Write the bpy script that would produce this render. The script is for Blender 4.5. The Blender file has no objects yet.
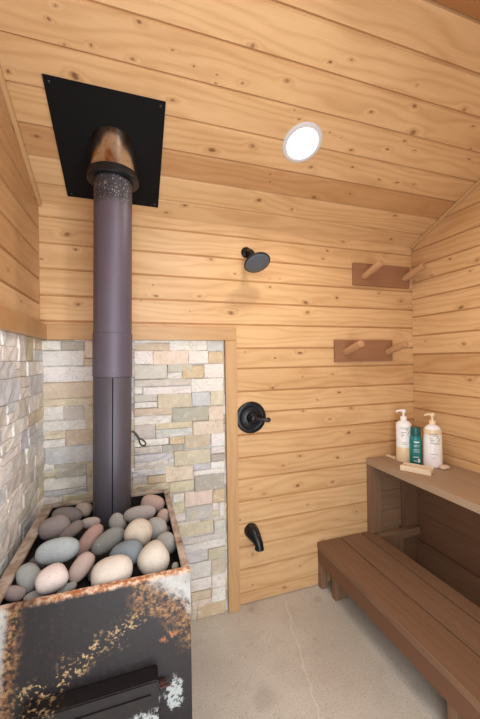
import bpy, bmesh, math, random
from mathutils import Vector, Matrix, Euler
random.seed(11)
S = bpy.context.scene
COL = S.collection
PI = math.pi
LAMP, LAMPB, LAMP2, WORLD, DAY, EXPO, PORTAL = 85.0, 80.0, (.40, .35), .6, 15.0, 0.9, True
DOOR = (-.25, .75, 2.03)   # doorway in the front wall: x from, x to, height
VENEER = [(0.006, 0.183, 1.45, 1.49, 't'), (0.007, 0.183, 1.491, 1.509, 'w'), (0.183, 0.384, 1.449, 1.508, 'w'), (0.386, 0.478, 1.445, 1.509, 'b'), (0.005, 0.098, 1.379, 1.449, 'w'), (0.098, 0.281, 1.376, 1.448, 'p'), (0.282, 0.389, 1.377, 1.447, 'w'), (0.39, 0.477, 1.377, 1.443, 'G'), (0.004, 0.168, 1.303, 1.376, 'g'), (0.171, 0.302, 1.335, 1.377, 'g'), (0.17, 0.246, 1.3, 1.335, 'w'), (0.247, 0.364, 1.3, 1.367, 'G'), (0.366, 0.476, 1.3, 1.374, 'w'), (0.004, 0.295, 1.264, 1.3, 'g'), (0.003, 0.044, 1.228, 1.268, 'w'), (0.045, 0.295, 1.221, 1.262, 'w'), (0.296, 0.474, 1.224, 1.298, 'w'), (0.002, 0.115, 1.187, 1.224, 'g'), (0.002, 0.115, 1.156, 1.185, 'w'), (0.117, 0.294, 1.147, 1.222, 'o'), (0.296, 0.391, 1.15, 1.223, 'b'), (0.397, 0.473, 1.148, 1.225, 'o'), (0.001, 0.189, 1.114, 1.152, 't'), (0.001, 0.188, 1.068, 1.112, 'w'), (0.191, 0.387, 1.069, 1.147, 'd'), (0.389, 0.472, 1.065, 1.144, 'p'), (0.0, 0.103, 1.003, 1.069, 'g'), (0.105, 0.298, 1.038, 1.073, 'o'), (0.105, 0.297, 0.994, 1.037, 'b'), (0.3, 0.471, 0.991, 1.066, 'p'), (-0.001, 0.17, 0.959, 0.993, 'w'), (0.176, 0.254, 0.955, 0.995, 'G'), (0.256, 0.395, 0.924, 1.001, 'T'), (0.397, 0.476, 0.923, 0.996, 'w'), (-0.001, 0.133, 0.92, 0.956, 'g'), (0.138, 0.197, 0.911, 0.955, 'd'), (0.198, 0.393, 0.838, 0.916, 'o'), (0.396, 0.475, 0.884, 0.92, 'w'), (0.396, 0.474, 0.84, 0.881, 'd'), (-0.002, 0.191, 0.878, 0.915, 'b'), (-0.002, 0.147, 0.84, 0.878, 'g'), (0.3, 0.392, 0.803, 0.839, 'b'), (0.395, 0.474, 0.801, 0.839, 'w'), (-0.013, 0.147, 0.806, 0.838, 'b'), (0.15, 0.298, 0.758, 0.837, 'p'), (0.301, 0.473, 0.773, 0.8, 'w'), (0.063, 0.146, 0.763, 0.8, 'G'), (-0.013, 0.062, 0.767, 0.809, 'g'), (0.304, 0.472, 0.689, 0.77, 'd'), (-0.014, 0.172, 0.724, 0.759, 'o'), (0.172, 0.3, 0.701, 0.754, 'o'), (0.188, 0.248, 0.648, 0.689, 'w'), (0.25, 0.402, 0.614, 0.691, 'p'), (0.404, 0.471, 0.615, 0.683, 'G'), (0.181, 0.251, 0.587, 0.628, 'o'), (0.253, 0.4, 0.536, 0.612, 'g'), (0.401, 0.438, 0.572, 0.613, 'w'), (0.44, 0.47, 0.533, 0.61, 'w'), (0.186, 0.257, 0.544, 0.584, 'w'), (0.217, 0.406, 0.453, 0.524, 'o'), (0.408, 0.474, 0.442, 0.516, 'g'), (0.231, 0.473, 0.414, 0.444, 'g'), (0.246, 0.473, 0.368, 0.41, 'w'), (0.253, 0.372, 0.312, 0.376, 'b'), (0.373, 0.472, 0.305, 0.365, 'o'), (0.268, 0.39, 0.22, 0.306, 'w'), (0.392, 0.471, 0.221, 0.301, 'o'), (0.274, 0.389, 0.156, 0.217, 'w'), (0.392, 0.47, 0.147, 0.219, 'w'), (0.281, 0.389, 0.1, 0.147, 't'), (0.391, 0.469, 0.069, 0.144, 'w'), (0.28, 0.389, 0.059, 0.098, 'p'), (0.309, 0.467, -0.024, 0.073, 'G'), (0.278, 0.306, -0.007, 0.068, 'o'), (-0.409, -0.327, 1.454, 1.5, 'w'), (-0.326, -0.224, 1.453, 1.497, 'd'), (-0.223, -0.185, 1.415, 1.503, 'p'), (-0.405, -0.228, 1.379, 1.452, 'w'), (-0.227, -0.186, 1.377, 1.412, 't'), (-0.411, -0.187, 1.302, 1.377, 'w'), (-0.406, -0.188, 1.223, 1.299, 't'), (-0.406, -0.189, 1.188, 1.222, 'o'), (-0.409, -0.318, 1.124, 1.189, 'w'), (-0.318, -0.231, 1.118, 1.185, 'g'), (-0.231, -0.19, 1.113, 1.182, 'o'), (-0.41, -0.221, 1.07, 1.119, 'w'), (-0.221, -0.19, 1.067, 1.113, 'o'), (-0.411, -0.311, 1.032, 1.071, 'o'), (-0.311, -0.191, 0.993, 1.069, 't'), (-0.413, -0.313, 0.993, 1.031, 'w'), (-0.401, -0.192, 0.91, 0.993, 'b'), (-0.42, -0.363, 0.876, 0.918, 'w'), (-0.362, -0.223, 0.843, 0.908, 'd'), (-0.222, -0.193, 0.839, 0.91, 'o'), (-0.414, -0.224, 0.789, 0.845, 'w'), (-0.412, -0.224, 0.751, 0.788, 'b'), (-0.329, -0.195, 0.717, 0.76, 'o'), (-0.415, -0.33, 0.727, 0.758, 'w'), (-0.223, -0.194, 0.754, 0.837, 'g')]
ROCKS = [[-0.2303, 1.1327, 0.815, 0.0594, 0.0373, 0.0317, 0.984, 0.168, -0.062, -0.022, 0.455, 0.89, (150, 160, 165)], [-0.2801, 1.3403, 0.7988, 0.0527, 0.0392, 0.0333, 0.94, 0.282, 0.19, -0.284, 0.342, 0.896, (139, 127, 126)], [-0.2608, 1.4557, 0.7837, 0.0601, 0.0316, 0.0268, 0.984, 0.122, -0.128, 0.069, 0.4, 0.914, (128, 118, 116)], [-0.2048, 1.5018, 0.7815, 0.0334, 0.0286, 0.0243, 0.884, -0.07, -0.463, 0.451, 0.392, 0.802, (165, 145, 125)], [-0.2198, 1.3165, 0.7863, 0.0448, 0.0231, 0.0196, 0.82, 0.349, 0.454, -0.553, 0.275, 0.787, (126, 112, 106)], [-0.1646, 1.3601, 0.785, 0.0361, 0.0202, 0.0172, 0.993, 0.12, 0.0, -0.049, 0.407, 0.912, (165, 152, 148)], [-0.1502, 1.1977, 0.8, 0.0578, 0.0264, 0.0224, 0.623, 0.411, 0.665, -0.774, 0.203, 0.6, (160, 120, 108)], [-0.1544, 1.0653, 0.79, 0.0446, 0.0261, 0.0222, 0.637, 0.451, 0.626, -0.761, 0.236, 0.604, (176, 148, 138)], [-0.2222, 1.0202, 0.8, 0.0423, 0.0339, 0.0288, 0.922, 0.324, 0.21, -0.34, 0.421, 0.841, (204, 184, 176)], [-0.2918, 1.0747, 0.785, 0.0315, 0.0377, 0.0268, 0.864, 0.406, 0.299, -0.449, 0.349, 0.823, (142, 146, 144)], [-0.3121, 1.0291, 0.775, 0.0265, 0.019, 0.0161, 0.929, 0.06, -0.365, 0.272, 0.558, 0.784, (142, 122, 120)], [-0.2633, 1.0215, 0.76, 0.028, 0.0154, 0.0131, 0.941, 0.317, 0.119, -0.263, 0.463, 0.847, (152, 148, 142)], [-0.1857, 1.0268, 0.76, 0.0254, 0.0132, 0.0112, 0.953, 0.265, 0.148, -0.263, 0.476, 0.839, (146, 146, 143)], [-0.0655, 1.0061, 0.7916, 0.057, 0.0434, 0.0369, 0.996, 0.083, 0.03, -0.069, 0.513, 0.856, (198, 183, 168)], [-0.0882, 1.1692, 0.8, 0.0567, 0.0318, 0.027, 0.864, 0.28, 0.418, -0.499, 0.366, 0.786, (122, 124, 120)], [-0.0274, 1.0733, 0.8035, 0.0503, 0.0375, 0.0318, 0.975, 0.126, 0.182, -0.22, 0.47, 0.855, (108, 121, 130)], [0.0086, 1.1425, 0.825, 0.0452, 0.0438, 0.0372, 0.864, -0.231, -0.447, 0.503, 0.386, 0.773, (190, 174, 152)], [0.054, 1.0313, 0.792, 0.0486, 0.0473, 0.0402, 0.622, -0.422, -0.66, 0.782, 0.286, 0.554, (196, 183, 165)], [0.0178, 1.3303, 0.805, 0.0583, 0.03, 0.0255, 1.0, -0.013, 0.0, 0.005, 0.408, 0.913, (160, 152, 150)], [0.0695, 1.4447, 0.785, 0.0536, 0.0351, 0.0298, 0.965, -0.141, -0.223, 0.26, 0.368, 0.893, (178, 146, 136)], [0.0735, 1.207, 0.795, 0.0352, 0.0398, 0.0299, 0.988, 0.018, 0.155, -0.146, 0.45, 0.881, (150, 149, 144)], [0.1076, 1.3344, 0.775, 0.0275, 0.0275, 0.0234, 0.786, 0.209, 0.582, -0.614, 0.375, 0.694, (184, 152, 138)], [0.1005, 1.139, 0.775, 0.0333, 0.0362, 0.0283, 0.884, 0.163, 0.439, -0.462, 0.458, 0.76, (150, 150, 145)], [-0.0656, 1.3376, 0.78, 0.0308, 0.034, 0.0262, 0.752, 0.307, 0.583, -0.658, 0.29, 0.695, (155, 156, 153)], [0.1132, 1.0085, 0.77, 0.0115, 0.0115, 0.0098, 0.994, -0.112, 0.0, 0.059, 0.524, 0.85, (150, 145, 135)]]
KB= [(0.834, 1.872), (1.102, 1.889), (0.767, 1.868), (0.769, 1.82), (1.149, 1.897), (1.277, 2.135), (1.162, 2.066), (1.129, 2.014), (1.225, 1.776), (0.417, 1.953), (0.555, 1.882), (0.105, 1.794), (0.35, 1.745), (0.528, 1.66), (0.043, 1.718), (0.297, 1.664), (0.119, 1.737), (1.003, 1.738), (1.015, 1.678), (0.96, 1.431), (0.795, 1.403), (0.608, 1.44), (0.975, 1.285), (1.186, 1.298), (0.776, 1.221), (1.232, 1.18), (1.076, 1.141), (0.975, 1.085), (1.32, 1.08), (1.163, 1.017), (0.95, 0.809), (0.837, 0.764), (0.931, 0.633), (0.756, 0.571), (0.713, 0.613), (1.175, 0.622), (0.997, 0.505), (0.564, 0.486), (1.214, 0.771), (0.633, 0.653), (0.94, 0.148), (0.634, 0.101), (0.835, 0.04), (0.636, 0.276), (-0.259, 1.946), (-0.406, 1.888), (-0.296, 2.016), (-0.252, 1.678), (1.733, 1.778)]
KR= [(1.411, 1.671), (1.658, 1.501), (1.396, 1.469), (1.363, 1.261), (1.662, 1.0), (1.735, 1.648), (1.476, 1.986), (1.354, 1.882), (1.602, 1.908), (1.314, 1.932), (1.743, 1.915)]
KL= [(1.484, 1.875), (1.485, 1.64), (1.626, 2.103), (1.348, 1.726)]
KC= [(-0.229, 1.12), (-0.204, 1.087), (-0.196, 1.172), (-0.177, 1.245), (-0.115, 1.154), (-0.383, 1.274), (0.013, 1.162), (0.198, 1.108), (0.238, 1.113), (0.303, 1.145), (0.305, 1.169), (0.141, 1.113), (0.033, 1.066), (0.156, 1.25), (0.218, 1.139), (0.405, 1.049), (0.701, 1.029), (0.778, 1.007), (0.462, 1.241), (0.566, 1.11), (0.639, 1.19), (0.402, 1.15), (1.097, 1.018), (1.147, 1.079), (0.97, 1.134), (1.39, 1.047), (0.463, 1.242), (0.514, 1.348), (0.658, 1.489), (0.644, 1.451), (0.931, 1.531), (0.842, 1.613), (1.122, 1.481), (0.981, 1.283), (1.04, 1.352), (0.836, 1.236), (0.899, 1.245), (0.638, 1.589), (0.673, 1.215), (0.829, 1.387), (1.216, 1.203), (1.228, 1.171), (1.159, 1.248), (1.639, 1.212), (1.229, 1.384), (1.343, 1.382), (1.501, 1.089), (1.593, 1.172), (1.449, 1.374), (1.303, 1.229), (1.499, 1.561), (0.174, 1.73), (1.617, 1.72), (-0.348, 1.464), (0.342, 1.395), (0.264, 1.674)]
# ------------------------------------------------------------------ room measures (metres)
D = 1.7625          # back wall
XL, XR = -0.415, 1.828
YF = -0.1145        # front wall (doorway behind the camera)
YR, ZR, K = 0.824, 2.575, 0.45   # ridge of the gable ceiling, slope
ZE = 2.153          # eaves
XT = 0.483          # left edge of the vertical trim beside the stone
ZS = 1.506          # top of the stone veneer
def ceil_z(y): return ZR - K * abs(y - YR)

# ------------------------------------------------------------------ materials
def new_mat(name):
    m = bpy.data.materials.new(name); m.use_nodes = True
    nt = m.node_tree; nt.nodes.clear()
    o = nt.nodes.new('ShaderNodeOutputMaterial')
    b = nt.nodes.new('ShaderNodeBsdfPrincipled')
    nt.links.new(b.outputs[0], o.inputs[0])
    return m, nt, b
class N:
    """small node-building helper"""
    def __init__(s, nt): s.nt = nt
    def put(s, sock, v):
        if hasattr(v, 'links') or isinstance(v, bpy.types.NodeSocket): s.nt.links.new(v, sock)
        else:
            if hasattr(sock.default_value, '__len__') and not hasattr(v, '__len__'): v = (v, v, v)
            if hasattr(sock.default_value, '__len__') and len(sock.default_value) == 4 and len(v) == 3: v = (*v, 1)
            sock.default_value = v
    def math(s, op, a, b=0.0, c=None, clamp=False):
        n = s.nt.nodes.new('ShaderNodeMath'); n.operation = op; n.use_clamp = clamp
        s.put(n.inputs[0], a); s.put(n.inputs[1], b)
        if c is not None: s.put(n.inputs[2], c)
        return n.outputs[0]
    def mix(s, f, a, b, mode='MIX'):
        n = s.nt.nodes.new('ShaderNodeMix'); n.data_type = 'RGBA'; n.blend_type = mode
        s.put(n.inputs[0], f); s.put(n.inputs[6], a); s.put(n.inputs[7], b); return n.outputs[2]
    def noise(s, vec, scale, detail=3, rough=.5, dist=0.0):
        n = s.nt.nodes.new('ShaderNodeTexNoise'); s.put(n.inputs['Vector'], vec)
        n.inputs['Scale'].default_value = scale; n.inputs['Detail'].default_value = detail
        n.inputs['Roughness'].default_value = rough; n.inputs['Distortion'].default_value = dist
        return n.outputs['Fac']
    def ramp(s, f, lo, hi):
        n = s.nt.nodes.new('ShaderNodeMapRange'); n.interpolation_type = 'SMOOTHSTEP'
        s.put(n.inputs[0], f); n.inputs[1].default_value = lo; n.inputs[2].default_value = hi
        return n.outputs[0]
    def attr(s, name):
        n = s.nt.nodes.new('ShaderNodeAttribute'); n.attribute_name = name; return n
    def sep(s, v):
        n = s.nt.nodes.new('ShaderNodeSeparateXYZ'); s.put(n.inputs[0], v); return n.outputs
    def comb(s, x, y, z=0.0):
        n = s.nt.nodes.new('ShaderNodeCombineXYZ')
        s.put(n.inputs[0], x); s.put(n.inputs[1], y); s.put(n.inputs[2], z); return n.outputs[0]
    def coord(s, which='Object'):
        return s.nt.nodes.new('ShaderNodeTexCoord').outputs[which]
    def bump(s, h, strength, dist, bsdf):
        n = s.nt.nodes.new('ShaderNodeBump'); n.inputs['Strength'].default_value = strength
        n.inputs['Distance'].default_value = dist; s.put(n.inputs['Height'], h)
        s.nt.links.new(n.outputs[0], bsdf.inputs['Normal'])

def srgb(r, g, b):
    f = lambda c: (c / 255 / 12.92) if c <= 10.3 else ((c / 255 + .055) / 1.055) ** 2.4
    return (f(r), f(g), f(b))

def wood(name, light, mid, red, knotc, rough=.4, grain=1.0):
    m, nt, b = new_mat(name); n = N(nt)
    uv = nt.nodes.new('ShaderNodeUVMap').outputs[0]
    u, v, _ = n.sep(uv)
    t = n.sep(n.attr('tint').outputs['Vector'])
    k = n.attr('knot').outputs['Fac']
    sd = n.math('MULTIPLY', t[2], 37.0)
    w1 = n.noise(n.comb(n.math('MULTIPLY', u, 1.3), n.math('MULTIPLY', v, 7.0), sd), 1.0, 2)
    ph = n.math('ADD', n.math('MULTIPLY', v, 150.0), n.math('MULTIPLY', w1, 34.0))
    ph = n.math('ADD', ph, n.math('MULTIPLY', k, 16.0))
    ring = n.math('MULTIPLY_ADD', n.math('SINE', ph), .5, .5)
    ring = n.math('POWER', ring, 2.0)
    fine = n.noise(n.comb(n.math('MULTIPLY', u, 7.0), n.math('MULTIPLY', v, 330.0), sd), 1.0, 3, .6)
    blot = n.noise(n.comb(n.math('MULTIPLY', u, 2.2), n.math('MULTIPLY', v, 9.0), n.math('ADD', sd, 5.0)), 1.0, 3)
    g = n.math('MULTIPLY_ADD', ring, .30 * grain, n.math('MULTIPLY', n.math('SUBTRACT', fine, .3), .55 * grain))
    g = n.math('MULTIPLY_ADD', n.math('SUBTRACT', blot, .45), .9 * grain, g, clamp=True)
    g = n.math('MULTIPLY_ADD', n.math('SUBTRACT', t[0], .5), .75, g, clamp=True)
    col = n.mix(g, light, mid)
    col = n.mix(t[1], col, red)
    halo = n.ramp(k, .05, .75)
    col = n.mix(n.math('MULTIPLY', halo, .45), col, red)
    kn = n.math('ADD', k, n.math('MULTIPLY', n.math('SUBTRACT', fine, .5), .35))
    col = n.mix(n.math('MULTIPLY', n.ramp(kn, .5, .95), .8), col, knotc)
    nt.links.new(col, b.inputs['Base Color'])
    n.put(b.inputs['Roughness'], n.math('MULTIPLY_ADD', fine, .16, rough - .08))
    b.inputs['Specular IOR Level'].default_value = .4
    n.bump(n.math('ADD', fine, n.math('MULTIPLY', ring, .3)), .18, .001, b)
    return m

M = {}
M['pine'] = wood('varnished_pine', (.715, .477, .25), (.52, .297, .13), (.40, .19, .075), (.13, .055, .026), .36, 1.3)
M['trim'] = wood('trim_pine', (.62, .40, .195), (.46, .265, .11), (.38, .18, .075), (.12, .05, .022), .4)
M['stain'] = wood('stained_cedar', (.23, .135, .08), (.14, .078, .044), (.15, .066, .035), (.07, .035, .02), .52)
M['aged'] = wood('weathered_cedar', (.37, .262, .175), (.25, .168, .108), (.20, .115, .07), (.10, .06, .04), .6)
M['peg'] = wood('peg_wood', (.56, .34, .18), (.42, .23, .11), (.36, .15, .08), (.1, .05, .03), .5)
M['rack'] = wood('rack_cedar', (.35, .18, .095), (.26, .122, .06), (.23, .10, .058), (.1, .05, .03), .5)
M['paletray'] = wood('pale_tray_wood', (.78, .64, .47), (.64, .49, .33), (.6, .42, .26), (.3, .2, .1), .55)

def simple(name, col, rough=.5, metal=0.0, spec=.5, var=.12, scale=40, bump=0.0, coat=0.0):
    m, nt, b = new_mat(name); n = N(nt)
    f = n.noise(n.coord(), scale, 4, .6)
    c = n.mix(f, tuple(x * (1 - var) for x in col), tuple(min(1, x * (1 + var)) for x in col))
    nt.links.new(c, b.inputs['Base Color'])
    n.put(b.inputs['Roughness'], n.math('MULTIPLY_ADD', f, .12, rough - .06))
    b.inputs['Metallic'].default_value = metal; b.inputs['Specular IOR Level'].default_value = spec
    b.inputs['Coat Weight'].default_value = coat
    if bump: n.bump(f, .4, bump, b)
    return m
M['black'] = simple('oil_rubbed_black', (.012, .014, .018), .34, .35, .5)
M['blackface'] = simple('black_rubber_face', (.11, .14, .175), .4, 0, .5, .2, 200)
M['plate'] = simple('matte_black_steel', (.006, .0065, .008), .7, 0, .15, .25, 12)
M['dark'] = simple('sooty_steel', (.02, .017, .016), .75, .2, .3, .5, 20, .002)
M['white'] = simple('white_plastic', (.86, .86, .86), .35)
M['bottle_white'] = simple('white_bottle_plastic', (.88, .88, .90), .3)
M['cream'] = simple('cream_bottle_plastic', (.80, .66, .44), .3, var=.05)
M['teal'] = simple('teal_bottle_plastic', (.012, .20, .20), .3)
M['darkteal'] = simple('dark_teal_cap', (.008, .10, .095), .35)
M['ink'] = simple('grey_green_ink', (.16, .20, .16), .6)
M['inkwhite'] = simple('white_print', (.75, .85, .85), .6)
M['leaf'] = simple('leaf_print', (.30, .42, .12), .6)
M['wire'] = simple('dark_wire', (.06, .055, .055), .4, .8)
M['bluebag'] = simple('blue_plastic', (.12, .22, .55), .25)
M['soap'] = simple('pinkish_soap', (.72, .55, .42), .5)
M['ring'] = simple('painted_trim_ring', (.62, .63, .66), .5)
M['screw'] = simple('screw_steel', (.05, .05, .055), .35, .8)
M['bracket'] = simple('rusty_latch', (.07, .028, .02), .6, .3, var=.4)
def emit(name, col, st):
    m = bpy.data.materials.new(name); m.use_nodes = True; nt = m.node_tree; nt.nodes.clear()
    o = nt.nodes.new('ShaderNodeOutputMaterial'); e = nt.nodes.new('ShaderNodeEmission')
    e.inputs[0].default_value = (*col, 1); e.inputs[1].default_value = st
    nt.links.new(e.outputs[0], o.inputs[0]); return m
M['lamp'] = emit('lit_diffuser', (1.0, .93, .84), LAMP)
M['lamp2'] = emit('lit_diffuser_by_door', (1.0, .94, .87), LAMPB)

def m_concrete():
    m, nt, b = new_mat('worn_concrete'); n = N(nt)
    c = n.coord()
    big = n.noise(c, 2.6, 4, .55); med = n.noise(c, 14, 4, .6); fine = n.noise(c, 130, 3, .6)
    col = n.mix(n.ramp(big, .3, .7), (.455, .415, .36), (.57, .53, .47))
    col = n.mix(n.math('MULTIPLY', n.ramp(med, .52, .72), .35), col, (.40, .345, .275))
    col = n.mix(n.math('MULTIPLY', n.ramp(fine, .55, .68), .55), col, (.28, .25, .21))
    col = n.mix(n.math('MULTIPLY', n.ramp(fine, .44, .30), .40), col, (.74, .69, .61))
    vor = nt.nodes.new('ShaderNodeTexVoronoi'); vor.inputs['Scale'].default_value = 75
    nt.links.new(c, vor.inputs['Vector'])
    sp = n.math('MULTIPLY', n.ramp(vor.outputs['Distance'], .22, .10), n.ramp(n.noise(c, 30, 2), .55, .62))
    col = n.mix(n.math('MULTIPLY', sp, .75), col, (.20, .17, .13))
    x, y, _ = n.sep(c)
    # pale hairline crack and two dark spots
    wob = n.math('MULTIPLY', n.math('SUBTRACT', n.noise(c, 11, 3), .5), .05)
    d = n.math('ABSOLUTE', n.math('ADD', n.math('SUBTRACT', n.math('MULTIPLY_ADD', y, .248, .391), x), wob))
    col = n.mix(n.math('MULTIPLY', n.ramp(d, .006, .001), .35), col, (.76, .71, .64))
    for (px, py, r) in ((.605, 1.713, .03), (.841, 1.432, .014), (.50, 1.25, .07), (1.0, 1.66, .035)):
        dx = n.math('SUBTRACT', x, px); dy = n.math('SUBTRACT', y, py)
        q = n.math('SQRT', n.math('ADD', n.math('MULTIPLY', dx, dx), n.math('MULTIPLY', dy, dy)))
        q = n.math('ADD', q, n.math('MULTIPLY', n.math('SUBTRACT', med, .5), r * 1.4))
        col = n.mix(n.math('MULTIPLY', n.ramp(q, r, r * .3), .35), col, (.27, .235, .19))
    nt.links.new(col, b.inputs['Base Color']); b.inputs['Roughness'].default_value = .8
    n.bump(n.math('ADD', fine, med), .25, .002, b); return m
M['concrete'] = m_concrete()

def m_veneer():
    m, nt, b = new_mat('split_face_stone'); n = N(nt)
    t = n.attr('tint').outputs['Color']; c = n.coord()
    f = n.noise(c, 45, 5, .65); g = n.noise(c, 11, 4, .6, .6); h = n.noise(c, 160, 3, .6)
    vein = n.noise(c, 19, 5, .6, 1.6)
    col = n.mix(n.math('MULTIPLY', n.ramp(g, .48, .72), .45), t, n.mix(.5, t, (.62, .50, .30)))
    col = n.mix(n.math('MULTIPLY', n.ramp(f, .50, .75), .35), col, n.mix(.6, t, (.38, .37, .36)))
    col = n.mix(n.math('MULTIPLY', n.ramp(f, .48, .28), .35), col, (.86, .85, .83))
    line = n.ramp(n.math('ABSOLUTE', n.math('SUBTRACT', vein, .5)), .025, .004)
    col = n.mix(n.math('MULTIPLY', line, .4), col, (.40, .33, .22))
    nt.links.new(col, b.inputs['Base Color']); b.inputs['Roughness'].default_value = .85; b.inputs['Specular IOR Level'].default_value = .25
    n.bump(n.math('ADD', n.math('MULTIPLY', f, 1.2), n.math('MULTIPLY', h, .2)), .4, .005, b); return m
M['veneer'] = m_veneer()

def m_rock(i, rgb, speck=0):
    m, nt, b = new_mat('river_rock_%d' % i); n = N(nt); c = n.coord()
    col0 = srgb(*rgb); lu = sum(col0) / 3; col0 = tuple(x_ * .7 + lu * .3 for x_ in col0)
    f = n.noise(c, 28, 4, .6); g = n.noise(c, 190, 3, .6)
    col = n.mix(f, tuple(x * .82 for x in col0), tuple(min(1, x * 1.15) for x in col0))
    col = n.mix(n.math('MULTIPLY', n.ramp(g, .58, .70), .45 if not speck else .8), col, tuple(x * .45 for x in col0))
    nt.links.new(col, b.inputs['Base Color']); b.inputs['Roughness'].default_value = .8; b.inputs['Specular IOR Level'].default_value = .25
    n.bump(n.math('ADD', f, n.math('MULTIPLY', g, .3)), .2, .002, b); return m

def m_pipe(name, col, specks=False):
    m, nt, b = new_mat(name); n = N(nt); c = n.coord()
    x, y, z = n.sep(c); z = n.math('ADD', z, .74)
    f = n.noise(c, 6, 4, .6); g = n.noise(n.comb(n.math('MULTIPLY', x, 60), n.math('MULTIPLY', y, 60), n.math('MULTIPLY', z, 5)), 1, 3)
    cc = n.mix(f, tuple(k * .85 for k in col), tuple(k * 1.15 for k in col))
    cc = n.mix(n.math('MULTIPLY', n.ramp(g, .5, .8), .2), cc, (.17, .10, .10))
    if specks:
        h = n.noise(c, 150, 3, .6)
        zone = n.ramp(n.math('ADD', z, n.math('MULTIPLY', f, .08)), 2.055, 2.11)
        cc = n.mix(n.math('MULTIPLY', zone, .8), cc, (.022, .022, .026))
        cc = n.mix(n.math('MULTIPLY', n.math('MULTIPLY', zone, n.ramp(h, .58, .66)), .7), cc, (.45, .45, .47))
    nt.links.new(cc, b.inputs['Base Color']); n.put(b.inputs['Roughness'], n.math('MULTIPLY_ADD', f, .2, .40))
    b.inputs['Metallic'].default_value = .25
    n.bump(n.noise(c, 220, 2), .12, .001, b); return m
M['pipe_up'] = m_pipe('heat_tinted_pipe', (.108, .090, .120), True)
M['pipe_low'] = m_pipe('grey_stove_pipe', (.082, .074, .092))

def m_collar():
    m, nt, b = new_mat('heat_stained_stainless'); n = N(nt); c = n.coord(); x, y, z = n.sep(c)
    f = n.noise(n.comb(n.math('MULTIPLY', x, 12), n.math('MULTIPLY', y, 12), n.math('MULTIPLY', z, 7)), 1, 4, .6, .8)
    g = n.noise(c, 60, 3)
    col = n.mix(n.ramp(f, .42, .60), (.62, .61, .62), (.50, .27, .13))
    col = n.mix(n.math('MULTIPLY', n.ramp(f, .56, .68), .6), col, (.78, .72, .62))
    col = n.mix(n.math('MULTIPLY', n.ramp(g, .55, .75), .3), col, (.10, .07, .06))
    nt.links.new(col, b.inputs['Base Color']); b.inputs['Metallic'].default_value = 1.0
    b.inputs['Roughness'].default_value = .2; return m
M['collar'] = m_collar()

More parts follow.
